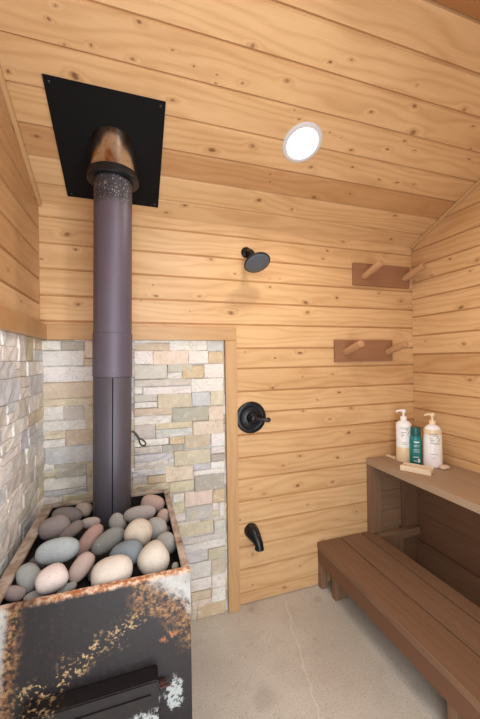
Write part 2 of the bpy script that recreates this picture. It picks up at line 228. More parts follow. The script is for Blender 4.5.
def m_stove():
    m, nt, b = new_mat('rusted_painted_steel'); n = N(nt); c = n.coord(); x, y, z = n.sep(c); x = n.math('ADD', x, -.1045)
    A = n.noise(c, 11, 5, .62, .4); B = n.noise(c, 75, 4, .65); Cn = n.noise(c, 4.5, 3, .5); E = n.noise(c, 130, 3, .6)
    nz = n.math('ADD', n.math('MULTIPLY', n.math('SUBTRACT', A, .5), 1.0), n.math('MULTIPLY', n.math('SUBTRACT', B, .5), .55))
    dark = n.mix(Cn, (.007, .0052, .0055), (.020, .0155, .017))
    dark = n.mix(n.math('MULTIPLY', n.ramp(B, .55, .8), .35), dark, (.09, .05, .03))
    # bare galvanised patches: upper right, left edge, lower right
    sx = n.math('DIVIDE', n.math('ADD', x, .104), .25)
    pr = n.math('ADD', n.math('SUBTRACT', n.math('MULTIPLY', sx, 1.0), .64), n.math('MULTIPLY', n.math('SUBTRACT', z, .735), 4.2))
    pr = n.math('ADD', pr, n.math('MULTIPLY', nz, .8))
    pr = n.math('MINIMUM', pr, n.math('MULTIPLY', n.math('SUBTRACT', sx, .42), 3.0))
    pl = n.math('ADD', n.math('MULTIPLY', n.math('SUBTRACT', n.math('MULTIPLY', sx, -1.0), .77), 3.2), n.math('MULTIPLY', nz, .45))
    pl = n.math('ADD', pl, n.math('MULTIPLY', n.math('SUBTRACT', z, .72), 1.2))
    def spot(px, pz, rx, rz):
        dx = n.math('DIVIDE', n.math('SUBTRACT', x, px), rx); dz = n.math('DIVIDE', n.math('SUBTRACT', z, pz), rz)
        q = n.math('SQRT', n.math('ADD', n.math('MULTIPLY', dx, dx), n.math('MULTIPLY', dz, dz)))
        return n.math('SUBTRACT', n.math('ADD', 1.0, n.math('MULTIPLY', nz, 1.5)), q)
    pd = n.math('MAXIMUM', spot(.095, .46, .03, .055), spot(.0, .455, .06, .045))
    pale = n.math('MAXIMUM', pr, pl)
    rust = n.ramp(pale, -.42, .02)
    rust = n.math('MULTIPLY', rust, n.ramp(B, .36, .58))
    rcol = n.mix(n.ramp(E, .35, .65), (.085, .034, .017), (.27, .145, .06))
    col = n.mix(rust, dark, rcol)
    pcol = n.mix(n.ramp(A, .35, .7), (.40, .395, .38), (.27, .255, .235))
    col = n.mix(n.math('MULTIPLY', n.ramp(pale, .04, .30), n.math('SUBTRACT', 1.0, n.math('MULTIPLY', n.ramp(B, .60, .68), .8))), col, pcol)
    col = n.mix(n.math('MULTIPLY', n.ramp(pd, .0, .3), n.math('MULTIPLY', n.ramp(B, .42, .5), .8)), col, (.40, .42, .42))
    # tan flaking streak running up to the right
    ln = n.math('SUBTRACT', z, n.math('MULTIPLY_ADD', x, .50, .692))
    st = n.math('SUBTRACT', n.ramp(n.math('ABSOLUTE', n.math('ADD', ln, n.math('MULTIPLY', n.math('SUBTRACT', A, .5), .13))), .045, .0), 0.0)
    lim = n.math('MULTIPLY', n.ramp(x, .06, .0), n.ramp(x, -.33, -.25))
    fl = n.math('MULTIPLY', n.math('MULTIPLY', st, lim), n.ramp(n.math('ADD', B, n.math('MULTIPLY', n.math('SUBTRACT', E, .5), .5)), .53, .62))
    col = n.mix(n.math('MULTIPLY', fl, .75), col, n.mix(n.ramp(E, .4, .6), (.24, .11, .045), (.50, .34, .17)))
    # small orange spots upper right of the door
    os_ = n.math('MULTIPLY', n.ramp(spot(.085, .625, .05, .03), .35, .8), n.ramp(B, .5, .58))
    col = n.mix(n.math('MULTIPLY', os_, .7), col, (.34, .13, .045))
    # rusty, worn upper lip
    lip = n.math('MULTIPLY', n.ramp(n.math('ADD', z, n.math('MULTIPLY', nz, .012)), .786, .797), n.ramp(Cn, .30, .5))
    col = n.mix(lip, col, n.mix(n.ramp(B, .42, .62), (.34, .12, .045), (.60, .45, .33)))
    nt.links.new(col, b.inputs['Base Color'])
    n.put(b.inputs['Roughness'], n.math('MULTIPLY_ADD', B, .3, .32)); b.inputs['Specular IOR Level'].default_value = .3
    n.bump(n.math('ADD', B, n.math('MULTIPLY', E, .4)), .25, .002, b); return m
M['stove'] = m_stove()
def m_rim():
    m, nt, b = new_mat('weathered_angle_iron'); n = N(nt); c = n.coord()
    A = n.noise(c, 16, 4, .6); B = n.noise(c, 70, 4, .6)
    col = n.mix(n.ramp(A, .38, .6), (.47, .40, .34), (.30, .22, .165))
    col = n.mix(n.math('MULTIPLY', n.ramp(B, .55, .7), .7), col, (.20, .085, .04))
    col = n.mix(n.math('MULTIPLY', n.ramp(A, .62, .7), .8), col, (.09, .06, .05))
    nt.links.new(col, b.inputs['Base Color']); b.inputs['Roughness'].default_value = .6; b.inputs['Metallic'].default_value = .2
    n.bump(B, .3, .002, b); return m
M['rim'] = m_rim()

# ------------------------------------------------------------------ object helpers
def link(o, parent=None):
    COL.objects.link(o)
    if parent: o.parent = parent
    return o
def tag(o, label=None, cat=None, group=None, kind=None):
    if label: o['label'] = label
    if cat: o['category'] = cat
    if group: o['group'] = group
    if kind: o['kind'] = kind
    return o
def thing(name, label, cat, loc=(0, 0, 0), group=None):
    o = bpy.data.objects.new(name, None); o.empty_display_size = .05; o.location = loc
    link(o); return tag(o, label, cat, group)
def put(o, parent):
    """parent a world-built mesh to an Empty that sits elsewhere, geometry staying in place"""
    o.data.transform(Matrix.Translation(-Vector(parent.location))); o.parent = parent; return o

class MB:
    """mesh collector with per-face tint, per-vertex knot value and per-corner UV"""
    def __init__(s): s.v = []; s.k = []; s.f = []; s.uv = []; s.t = []
    def add(s, pts, faces, uvs, tint=(.5, 0, 0), knot=None):
        o = len(s.v); s.v += [tuple(p) for p in pts]; s.k += (knot or [0.0] * len(pts))
        for i, f in enumerate(faces):
            s.f.append([o + j for j in f]); s.uv.append([uvs[j] for j in f]); s.t.append(tint)
    def build(s, name, mat, parent=None, fix=None, smooth=False):
        me = bpy.data.meshes.new(name); me.from_pydata(s.v, [], s.f)
        me.uv_layers.new(name='UVMap'); me.color_attributes.new('tint', 'FLOAT_COLOR', 'CORNER'); me.attributes.new('knot', 'FLOAT', 'POINT')
        me.uv_layers['UVMap'].data.foreach_set('uv', [c for f in s.uv for p in f for c in p])
        me.color_attributes['tint'].data.foreach_set('color', [c for f, t in zip(s.f, s.t) for _ in f for c in (*t, 1)])
        me.attributes['knot'].data.foreach_set('value', s.k)
        me.materials.append(mat); me.update()
        if smooth: me.polygons.foreach_set('use_smooth', [True] * len(me.polygons))
        o = bpy.data.objects.new(name, me); link(o)
        if parent: put(o, parent)
        return o
    # a plank: chamfered box; axis = long axis (0,1,2)
    def plank(s, lo, hi, axis, tint=None, ch=.003):
        tint = tint or (random.uniform(.3, .7), random.uniform(0, .2), random.random())
        lo = Vector(lo); hi = Vector(hi); c = (lo + hi) / 2; h = (hi - lo) / 2
        ch = min(ch, .45 * min(h))
        bm = bmesh.new(); bmesh.ops.create_cube(bm, size=2)
        for v in bm.verts: v.co = Vector((c[i] + v.co[i] * h[i] for i in range(3)))
        bmesh.ops.bevel(bm, geom=bm.edges[:], offset=ch, segments=2, affect='EDGES', profile=.6)
        s.from_bm(bm, axis, tint); bm.free()
    def from_bm(s, bm, axis, tint, M4=None):
        ru, rv = random.uniform(0, 20), random.uniform(0, 5)
        oth = [i for i in range(3) if i != axis]
        bm.normal_update(); bm.verts.ensure_lookup_table()
        for f in bm.faces:
            pts = [v.co.copy() for v in f.verts]
            nrm = f.normal
            if abs(nrm[axis]) > .8: uvs = [(ru + p[oth[0]] * .3, rv + p[oth[1]]) for p in pts]
            else:
                d = oth[0] if abs(nrm[oth[1]]) > abs(nrm[oth[0]]) else oth[1]
                uvs = [(ru + p[axis], rv + p[d] + (0 if d == oth[0] else .37)) for p in pts]
            P = [M4 @ p for p in pts] if M4 else pts
            s.add(P, [list(range(len(P)))], uvs, tint)

def bm_obj(name, bm, mat, parent=None, smooth=True, angle=40):
    bmesh.ops.recalc_face_normals(bm, faces=bm.faces[:])
    me = bpy.data.meshes.new(name); bm.to_mesh(me); bm.free(); me.materials.append(mat)
    if smooth:
        me.polygons.foreach_set('use_smooth', [True] * len(me.polygons))
        me.set_sharp_from_angle(angle=math.radians(angle))
    o = bpy.data.objects.new(name, me); link(o)
    if parent: put(o, parent)
    return o
def bx(bm, lo, hi, ch=.003, M4=None, seg=2):
    r = bmesh.ops.create_cube(bm, size=2); vs = r['verts']
    lo = Vector(lo); hi = Vector(hi); c = (lo + hi) / 2; h = (hi - lo) / 2
    for v in vs: v.co = Vector((c[i] + v.co[i] * h[i] for i in range(3)))
    es = list({e for v in vs for e in v.link_edges})
    vset = None
    if ch > 0:
        res = bmesh.ops.bevel(bm, geom=es, offset=min(ch, .45 * min(h)), segments=seg, affect='EDGES')
        vset = {v for f in res['faces'] for v in f.verts}
    if M4:
        for v in (vset or vs): v.co = M4 @ v.co
def lathe(bm, prof, M4=Matrix.Identity(4), seg=40, sx=1, sy=1):
    """prof: (radius, height) pairs turned round local z"""
    rings = []
    for r, z in prof:
        if r < 1e-6: rings.append([bm.verts.new(M4 @ Vector((0, 0, z)))])
        else: rings.append([bm.verts.new(M4 @ Vector((r * sx * math.cos(2 * PI * i / seg), r * sy * math.sin(2 * PI * i / seg), z))) for i in range(seg)])
    for a, b in zip(rings, rings[1:]):
        for i in range(seg):
            j = (i + 1) % seg
            if len(a) == 1 and len(b) == 1: continue
            if len(a) == 1: bm.faces.new((a[0], b[j], b[i]))
            elif len(b) == 1: bm.faces.new((a[i], a[j], b[0]))
            else: bm.faces.new((a[i], a[j], b[j], b[i]))
def tube(bm, pts, rad, seg=16, cap=True):
    pts = [Vector(p) for p in pts]; rad = rad if hasattr(rad, '__len__') else [rad] * len(pts)
    rings = []; ref = None
    for i, p in enumerate(pts):
        t = (pts[min(i + 1, len(pts) - 1)] - pts[max(i - 1, 0)]).normalized()
        if ref is None: ref = t.orthogonal().normalized()
        ref = (ref - t * ref.dot(t)).normalized(); b = t.cross(ref)
        rings.append([bm.verts.new(p + (ref * math.cos(2 * PI * k / seg) + b * math.sin(2 * PI * k / seg)) * rad[i]) for k in range(seg)])
    for a, b in zip(rings, rings[1:]):
        for k in range(seg): bm.faces.new((a[k], a[(k + 1) % seg], b[(k + 1) % seg], b[k]))
    if cap: bm.faces.new(rings[0][::-1]); bm.faces.new(rings[-1])
def aim(p, d, up=(0, 0, 1)):
    """matrix at p whose z axis points along d"""
    d = Vector(d).normalized(); q = d.to_track_quat('Z', 'Y'); return Matrix.Translation(Vector(p)) @ q.to_matrix().to_4x4()

# ------------------------------------------------------------------ board-clad surfaces
def cladding(mb, P, edges, span, knots, joints={}, tints={}, clip=None, outward=None):
    """P(s, v, n) -> world; edges = board edges along v; span(v) -> (s0, s1)"""
    CH, DP = .0050, .010
    def quad(pts, uvs, tint, knot=None, faces=None):
        faces = faces or [list(range(len(pts)))]
        a = Vector(pts[faces[0][0]]); b = Vector(pts[faces[0][1]]); c = Vector(pts[faces[0][2]])
        if (b - a).cross(c - a).dot(outward) < 0: faces = [f[::-1] for f in faces]
        mb.add(pts, faces, uvs, tint, knot)
    for bi, (v0, v1) in enumerate(zip(edges, edges[1:])):
        js = joints.get(bi, [])
        s0a, s1a = span(v0); s0b, s1b = span(v1)
        cuts = [None] + list(js) + [None]
        for pi in range(len(cuts) - 1):
            L0, L1 = (cuts[pi], cuts[pi]) if cuts[pi] is not None else (s0a, s0b)
            R0, R1 = (cuts[pi + 1], cuts[pi + 1]) if cuts[pi + 1] is not None else (s1a, s1b)
            g = .0012
            if cuts[pi] is not None: L0 += g; L1 += g
            if cuts[pi + 1] is not None: R0 -= g; R1 -= g
            if R0 - L0 < .01 and R1 - L1 < .01: continue
            tt = tints.get((bi, pi)) or tints.get(bi)
            if tt is None: tt = (random.uniform(.25, .75), random.choice([0, 0, .04, .1, .16]))
            tint = (tt[0], tt[1], random.random())
            ru, rv = random.uniform(0, 30), random.uniform(0, 9)
            U = lambda s, v: (ru + s, rv + v)
            a, b = v0 + .0011, v1 - .0011
            q = [(L0, a), (R0, a), (R1, b), (L1, b)]
            e0, e1 = a + CH, b - CH
            fr = [(L0 + .001, e0), (R0 - .001, e0), (R1 - .001, e1), (L1 + .001, e1)]
            quad([P(s, v, 0) for s, v in fr], [U(s, v) for s, v in fr], tint)
            for i in range(4):
                j = (i + 1) % 4
                pts = [P(*q[i], -DP), P(*q[j], -DP), P(*fr[j], 0), P(*fr[i], 0)]
                quad(pts, [U(*q[i]), U(*q[j]), U(*fr[j]), U(*fr[i])], tint)
            pts = [P(*q[0], -DP), P(*q[1], -DP), P(*q[2], -DP), P(*q[3], -DP)]
            # knots that fall on this piece
            for (ks, kv) in knots:
                if not (v0 < kv < v1): continue
                lo = max(L0, L1) if kv > (v0 + v1) / 2 else L0
                hi = min(R0, R1) if kv > (v0 + v1) / 2 else R0
                if not (lo < ks < hi): continue
                rr = random.choice([.0035, .0045, .0055, .0065, .0075, .0095])
                dn = min([math.hypot((ks - a_) / 2.7, kv - b_) for a_, b_ in knots if v0 < b_ < v1 and (a_, b_) != (ks, kv)] + [1.0])
                rr = min(rr, dn * .5 / 4.8)
                if rr < .002: continue
                kd = random.uniform(.72, 1.0)
                kv = min(max(kv, e0 + rr * .9), e1 - rr * .9)
                asp = random.uniform(1.0, 1.5)
                pts, kn, fcs = [], [], []
                prof = [(0, 1), (.55, .98), (1, .8), (1.5, .42), (2.4, .15), (4.0, 0)]
                seg = 16; ph = random.uniform(0, 2 * PI)
                pts.append((ks, kv)); kn.append(kd)
                for (fr_, kk) in prof[1:]:
                    for g_ in range(seg):
                        an = 2 * PI * g_ / seg
                        w = 1 + .12 * math.sin(2 * an + ph) + .06 * math.sin(5 * an + ph)
                        ds = rr * fr_ * w * asp * math.cos(an) * (1.6 if fr_ > 1.2 else 1); dv = rr * fr_ * w * math.sin(an)
                        pts.append((min(max(ks + ds, lo + .002), hi - .002), min(max(kv + dv, e0 + .0002), e1 - .0002))); kn.append(kk * kd)
                for g_ in range(seg): fcs.append([0, 1 + g_, 1 + (g_ + 1) % seg])
                for r_ in range(len(prof) - 2):
                    o = 1 + r_ * seg
                    for g_ in range(seg): fcs.append([o + g_, o + seg + g_, o + seg + (g_ + 1) % seg, o + (g_ + 1) % seg])
                quad([P(s, v, .0004) for s, v in pts], [U(s, v) for s, v in pts], tint, kn, fcs)

def slab(mb, pts, depth, tint=(.9, .6, 0)):
    """closed backing slab from a polygon, pushed back along 'depth'"""
    pts = [Vector(p) for p in pts]; d = Vector(depth); n = len(pts)
    al = pts + [p + d for p in pts]
    faces = [list(range(n)), list(range(n, 2 * n))[::-1]] + [[i, n + i, n + (i + 1) % n, (i + 1) % n] for i in range(n)]
    mb.add(al, faces, [(p.x * .3 + p.y * .3, p.z) for p in al], tint)

# ---- back wall
EB = [0.0, .067, .201, .329, .459, .587, .714, .836, .967, 1.09, 1.2135, 1.345, 1.461, 1.595, 1.719, 1.846, 1.968, 2.094, 2.162]
PB = lambda s, v, n: (s, D - n, v)
wb = MB()
KB = KB + [(1.55, 1.82), (1.35, .41), (1.1, .27), (1.3, .92)]
TB = {1: (.45, .10), 2: (.5, .05), 3: (.45, .08), 4: (.42, .03), 8: (.35, .02), 9: (.35, .03), 13: (.35, .0), 14: (.4, .03), 15: (.42, .03), 16: (.38, .02), 17: (.35, .0), 12: (.25, .0), 10: (.62, .07), 11: (.4, .02)}
cladding(wb, PB, EB, lambda v: (XL - .006, XR + .006), KB, {}, TB, outward=Vector((0, -1, 0)))
slab(wb, [(XL - .05, D + .0102, -.02), (XR + .05, D + .0102, -.02), (XR + .05, D + .0102, ZE + .03), (XL - .05, D + .0102, ZE + .03)], (0, .04, 0))
wall_back = tag(wb.build('wall_back', M['pine']), kind='structure')

# ---- right wall (gable)
ER = [0, .17, .29, .41, .54, .665, .79, .917, 1.045, 1.163, 1.29, 1.415, 1.541, 1.668, 1.79, 1.905, 2.01, 2.118, 2.25, 2.38, 2.50, 2.57]
PRt = lambda s, v, n: (XR - n, s, v)
def gspan(v):
    if v <= ZE: return (YF, D)
    w = (ZR - v) / K; return (max(YF, YR - w), min(D, YR + w))
wr = MB()
TR = {10: (.85, .22), 17: (.7, .18), 18: (.6, .12), 13: (.4, .02), 14: (.4, .02), 12: (.35, 0), 9: (.45, .03), 11: (.4, .02)}
cladding(wr, PRt, ER, gspan, KR, {}, TR, outward=Vector((-1, 0, 0)))
def gable(x): return [(x, YF - .05, -.02), (x, D + .04, -.02), (x, D + .04, ceil_z(D) + .0), (x, YR, ZR + .03), (x, YF - .05, ceil_z(YF))]
slab(wr, gable(XR + .0102), (.04, 0, 0))
tag(wr.build('wall_right', M['pine']), kind='structure')

# ---- left wall
EL = [0, .13, .26, .39, .52, .65, .78, .91, 1.04, 1.17, 1.30, 1.43, 1.545, 1.675, 1.79, 1.907, 2.027, 2.15, 2.28, 2.41, 2.53, 2.57]
PLf = lambda s, v, n: (XL + n, s, v)
wl = MB()
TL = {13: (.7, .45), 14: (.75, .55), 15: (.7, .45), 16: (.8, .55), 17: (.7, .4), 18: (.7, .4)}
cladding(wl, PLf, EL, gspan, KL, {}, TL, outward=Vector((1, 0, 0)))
slab(wl, gable(XL - .0102), (-.04, 0, 0))
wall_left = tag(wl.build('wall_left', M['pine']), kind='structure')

# ---- ceiling, two slopes
HY = math.hypot(1, K)
EC = [D + .012, 1.662, 1.544, 1.427, 1.305, 1.18, 1.059, .94, YR]
EC = EC[::-1]
ce = MB()
nf = Vector((0, -K, -1)) / HY; nb = Vector((0, K, -1)) / HY
PC = lambda s, v, n: tuple(Vector((s, v, ceil_z(v))) + nf * n)
TC = {5: (.75, .45), 4: (.45, .04), 3: (.4, .03), 2: (.45, .04), 1: (.3, 0), 0: (.5, .08), 6: (.35, .02), 7: (.35, .02)}
cladding(ce, PC, EC, lambda v: (XL, XR), KC, {}, TC, outward=nf)
PC2 = lambda s, v, n: tuple(Vector((s, v, ceil_z(v))) + nb * n)
EC2 = [YF, .0, .118, .236, .354, .472, .59, .707, YR]
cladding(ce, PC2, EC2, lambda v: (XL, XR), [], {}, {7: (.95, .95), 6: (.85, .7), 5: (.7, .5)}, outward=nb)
up = Vector((0, 0, .0115))
for y0, y1 in ((YR, D + .05), (YF - .05, YR)):
    slab(ce, [Vector((x, y, ceil_z(y))) + up for x, y in ((XL - .045, y0), (XR + .045, y0), (XR + .045, y1), (XL - .045, y1))], (0, 0, .04))
tag(ce.build('ceiling', M['pine']), kind='structure')

# ---- front wall with the open doorway the photograph was taken from
DX0, DX1, DZ = DOOR
wf = MB()
PFt = lambda s, v, n: (s, YF + n, v)
EF = [i * .1285 for i in range(17)]; EF[-1] = ZE
zs = [e for e in EF if e < DZ - .02] + [DZ]
cladding(wf, PFt, zs, lambda v: (XL, DX0), [], {}, {}, outward=Vector((0, 1, 0)))
cladding(wf, PFt, zs, lambda v: (DX1, XR), [], {}, {}, outward=Vector((0, 1, 0)))
cladding(wf, PFt, [DZ, ZE], lambda v: (XL, XR), [], {}, {}, outward=Vector((0, 1, 0)))
for x0, x1, z0, z1 in ((XL - .05, DX0, -.02, ZE), (DX1, XR + .05, -.02, ZE), (DX0, DX1, DZ, ZE)):
    slab(wf, [(x0, YF - .0102, z0), (x1, YF - .0102, z0), (x1, YF - .0102, z1), (x0, YF - .0102, z1)], (0, -.04, 0))
tag(wf.build('wall_front', M['pine']), kind='structure')

# ---- floor (concrete slab running out under the doorway)
bm = bmesh.new(); bx(bm, (XL - .05, YF - .06, -.08), (XR + .05, D + .05, 0), 0)
tag(bm_obj('floor', bm, M['concrete'], smooth=False), kind='structure')

# ---- stone veneer, part of the back and left walls
PAL = {'w': (226, 222, 218), 'g': (196, 192, 184), 'b': (190, 194, 200), 't': (200, 182, 156), 'T': (182, 164, 138), 'G': (202, 178, 134),
       'o': (202, 192, 162), 'd': (166, 162, 150), 'p': (220, 200, 182)}
def veneer(P, s0, s1, ztop, traced, keys, outward, rh=(.042, .072)):
    mb = MB()
    def stone(a, b, lo, hi, dep, key):
        c = [x_ * .8 + y_ * .2 for x_, y_ in zip(srgb(*PAL[key]), srgb(218, 216, 211))]; j = random.uniform(.92, 1.06)
        tint = tuple(min(.95, x * j * random.uniform(.97, 1.03)) for x in c)
        e = .0032; g = .0002
        a += g; b -= g; lo += g; hi -= g
        nu, nv = max(2, int((b - a) / .03)), 2
        dz = [random.uniform(-.0035, .0035) for _ in range((nu + 1) * (nv + 1))]
        pts = []
        for jv in range(nv + 1):
            for iu in range(nu + 1):
                s = a + e + (b - a - 2 * e) * iu / nu; v = lo + e + (hi - lo - 2 * e) * jv / nv
                if 0 < iu < nu: s += random.uniform(-.004, .004)
                pts.append(P(s, v, dep + dz[jv * (nu + 1) + iu]))
        W = nu + 1; faces = []
        for jv in range(nv):
            for iu in range(nu): faces.append([jv * W + iu, jv * W + iu + 1, (jv + 1) * W + iu + 1, (jv + 1) * W + iu])
        loop = list(range(W)) + [W * r + nu for r in range(1, nv + 1)] + [nv * W + i for i in range(nu - 1, -1, -1)] + [W * r for r in range(nv - 1, 0, -1)]
        o = len(pts); n = len(loop)
        def outer(i, dn):
            iu, jv = i % W, i // W
            s = a + (b - a) * iu / nu if iu in (0, nu) else a + e + (b - a - 2 * e) * iu / nu
            v = (lo, (lo + hi) / 2, hi)[jv]
            return P(s, v, dn)
        for i in loop: pts.append(outer(i, dep - .004))
        for i in loop: pts.append(outer(i, 0))
        for q in range(n):
            r = (q + 1) % n
            faces.append([loop[q], o + q, o + r, loop[r]])
            faces.append([o + q, o + n + q, o + n + r, o + r])
        A, B, Cc = (Vector(pts[k]) for k in faces[0][:3])
        if (B - A).cross(Cc - A).dot(outward) < 0: faces = [f[::-1] for f in faces]
        mb.add(pts, faces, [(0, 0)] * len(pts), tint)
    z = 0.0
    while z < ztop - .002:
        h = random.uniform(*rh)
        if ztop - z - h < rh[0]: h = ztop - z
        s = s0
        while s < s1 - .002:
            w = random.uniform(.07, .22)
            if s1 - s - w < .06: w = s1 - s
            key = random.choice(keys)
            split = h > .058 and random.random() < .35
            if split:
                stone(s, s + w, z, z + h * .5, random.uniform(.008, .016), key)
                stone(s, s + w, z + h * .5, z + h, random.uniform(.008, .016), random.choice(keys))
            else: stone(s, s + w, z, z + h, random.uniform(.008, .016), key)
            s += w
        z += h
    for (a, b, lo, hi, key) in traced:
        a = max(a, s0); b = min(b, s1); hi = min(hi, ztop); lo = max(lo, 0)
        if b - a > .02 and hi - lo > .012: stone(a, b, lo, hi, random.uniform(.017, .0235), key)
    return mb
vb = veneer(PB, XL, XT, ZS, VENEER, 'wwggbbtood', Vector((0, -1, 0)))
o = vb.build('stone_veneer', M['veneer'], wall_back); o['label'] = 'split-face ledger stone cladding'
vl = veneer(PLf, .1, D - .012, ZS, [], 'wwwwgbbbog', Vector((1, 0, 0)), (.045, .085))
o = vl.build('stone_veneer', M['veneer'], wall_left); o['label'] = 'split-face ledger stone cladding'

# ---- trims
def trim(name, lo, hi, axis, tint=None, ch=.003):
    mb = MB(); mb.plank(lo, hi, axis, tint, ch); return tag(mb.build(name, M['trim']), kind='structure')
trim('trim_1', (XL + .03, D - .034, 1.504), (XT + .0645, D - .0, 1.574), 0, (.45, .25, .3))
trim('trim_2', (XT, D - .036, 0), (XT + .0645, D, 1.503), 2, (.5, .22, .6))
trim('trim_3', (XL, .1, 1.504), (XL + .034, D - .001, 1.574), 1, (.7, .5, .8))
def rake(name, x0, x1):
    mb = MB(); bm = bmesh.new(); L = (D - YR) * HY
    bx(bm, (x0, 0.0, -.022), (x1, L - .003, -.001), .003)
    mt = Matrix.Translation((0, YR, ZR)) @ Matrix.Rotation(-math.atan(K), 4, 'X')
    mb.from_bm(bm, 1, (.35, .05, random.random()), mt); bm.free()
    return tag(mb.build(name, M['trim']), kind='structure')
rake('trim_4', XR - .016, XR); rake('trim_5', XL, XL + .016)

# ------------------------------------------------------------------ ceiling lamp
def cp(x, y, off=0.0): return Vector((x, y, ceil_z(y))) + nf * off
def lamp(x, y, nrm, label, mat):
    p = Vector((x, y, ceil_z(y)))
    t = thing('ceiling_light', label, 'ceiling light', p); Mx = aim(p, nrm)
    bm = bmesh.new(); lathe(bm, [(0, .0006), (.0662, .0006), (.0662, .004), (.070, .0062), (.084, .0055), (.089, .0035), (.0905, 0)], Mx, 56)
    bm_obj('trim_ring', bm, M['ring'], t)
    bm = bmesh.new(); lathe(bm, [(0, .0038), (.04, .0037), (.0655, .0033)], Mx, 56)
    o = bm_obj('diffuser', bm, mat, t); o['label'] = 'glowing white diffuser'
lamp(.733, 1.298, nf, 'round white recessed lamp glowing in the sloped board ceiling', M['lamp'])
lamp(LAMP2[0], LAMP2[1], nb, 'round white recessed lamp on the ceiling slope towards the doorway', M['lamp2'])

# ------------------------------------------------------------------ chimney flashing and stove pipe
PX, PY, PRAD = -.079, 1.466, .0755
t = thing('ceiling_flashing', 'square black steel plate where the stovepipe passes through the ceiling', 'flashing', cp(-.074, 1.48))
ft = Matrix.Translation((0, 0, 0))
ex = Vector((1, 0, 0)); ey = Vector((0, 1, -K)).normalized(); Mc = Matrix((ex, -ey, nf)).transposed().to_4x4()
Mp = Matrix.Translation(cp(-.0745, 1.4805)) @ Matrix((ex, ex.cross(nf) * -1, nf)).transposed().to_4x4()
bm = bmesh.new(); bx(bm, (-.206, -.244, .0008), (.206, .244, .0075), .0012, Mp)
bm_obj('plate', bm, M['plate'], t, smooth=False)
for sx in (-1, 1):
    for sy in (-1, 1):
        bm = bmesh.new(); lathe(bm, [(.0055, .0072), (.0055, .0088), (.0035, .0104), (0, .0108)], Mp @ Matrix.Translation((sx * .188, sy * .226, 0)), 12)
        bm_obj('screw', bm, M['screw'], t)
# collar: tube cut by the ceiling slope
bm = bmesh.new(); seg = 56
def cut_tube(r, z0, inner=None):
    a, b = [], []
    for i in range(seg):
        x, y = PX + .011 + r * math.cos(2 * PI * i / seg), PY + r * math.sin(2 * PI * i / seg)
        a.append(bm.verts.new((x, y, z0))); b.append(bm.verts.new((x, y, ceil_z(y) - .009)))
    for i in range(seg): bm.faces.new((a[i], a[(i + 1) % seg], b[(i + 1) % seg], b[i]))
    return a
ra = cut_tube(.095, 2.178)
bm_obj('collar', bm, M['collar'], t)['label'] = 'heat-stained shiny steel collar'
bm = bmesh.new()
lathe(bm, [(.0775, 2.146), (.097, 2.146), (.1015, 2.150), (.1015, 2.172), (.099, 2.180), (.0945, 2.181)], Matrix.Translation((PX + .011, PY, 0)), 56)
bm_obj('storm_ring', bm, M['black'], t)['label'] = 'dark band at the foot of the collar'

t = thing('stovepipe', 'tall purplish grey metal stovepipe rising from the rocks to the ceiling', 'stovepipe', (PX, PY, .74))
TP = Matrix.Translation((PX, PY, 0))
bm = bmesh.new(); lathe(bm, [(PRAD - .001, 1.505), (PRAD, 1.512), (PRAD, 2.05), (PRAD, 2.147)], TP, 64)
bm_obj('upper_section', bm, M['pipe_up'], t)
bm = bmesh.new(); lathe(bm, [(PRAD + .0022, 1.335), (PRAD + .0026, 1.338), (PRAD + .0026, 1.36), (PRAD + .0026, 1.40), (PRAD + .0026, 1.512), (PRAD - .001, 1.5145)], TP, 64)
bm_obj('coupling', bm, M['pipe_up'], t)
bm = bmesh.new(); lathe(bm, [(PRAD - .002, .7385), (PRAD - .001, .741), (PRAD - .0005, 1.0), (PRAD, 1.333), (PRAD - .003, 1.337)], TP, 64)
bm_obj('lower_section', bm, M['pipe_low'], t)
# folded vertical seam facing the room and a rivet
sa = math.atan2(-PY, -PX + .004)
bm = bmesh.new(); cx, cy = PX + (PRAD) * math.cos(sa), PY + PRAD * math.sin(sa)
bx(bm, (-.0022, -.0014, .745), (.0022, .0014, 1.332), .0008, Matrix.Translation((cx, cy, 0)) @ Matrix.Rotation(sa + PI / 2, 4, 'Z'))
bm_obj('seam', bm, M['plate'], t)
bm = bmesh.new(); lathe(bm, [(.005, 0), (.004, .002), (0, .003)], aim((cx, cy, 1.35), (math.cos(sa), math.sin(sa), 0)), 12)
bm_obj('rivet', bm, M['screw'], t)
# damper handle: short rod and a twisted wire loop
bm = bmesh.new(); hp = Vector((PX + PRAD - .004, PY, 1.098))
tube(bm, [hp, hp + Vector((.012, 0, 0)), hp + Vector((.026, 0, -.018)), hp + Vector((.036, 0, -.036))], [.0045, .005, .0055, .005], 10)
bm_obj('damper_rod', bm, M['wire'], t)
bm = bmesh.new(); c0 = hp + Vector((.036, 0, -.034)); lp = []
for i in range(29):
    a = 2 * PI * i / 28; r = .5 - .5 * math.cos(a)
    along = r * .036; side = .012 * math.sin(a) * (.5 + .6 * r)
    dv = Vector((.62, 0, -.78)); sv = Vector((.78, 0, .62)); lp.append(c0 + dv * along + sv * side + Vector((0, .004 * math.sin(a * 2), 0)))
tube(bm, lp, .0034, 8)
bm_obj('damper_handle', bm, M['wire'], t)['label'] = 'looped wire damper handle'

t.location.x -= .013; t.rotation_euler.y = .0165

# ------------------------------------------------------------------ stove
SX0, SX1, SY0, SY1, SZ = -.356, .147, .935, 1.556, .80
t = thing('sauna_stove', 'rusty black steel sauna stove with an open rock tray on top', 'stove', ((SX0 + SX1) / 2, (SY0 + SY1) / 2, 0))
bm = bmesh.new()
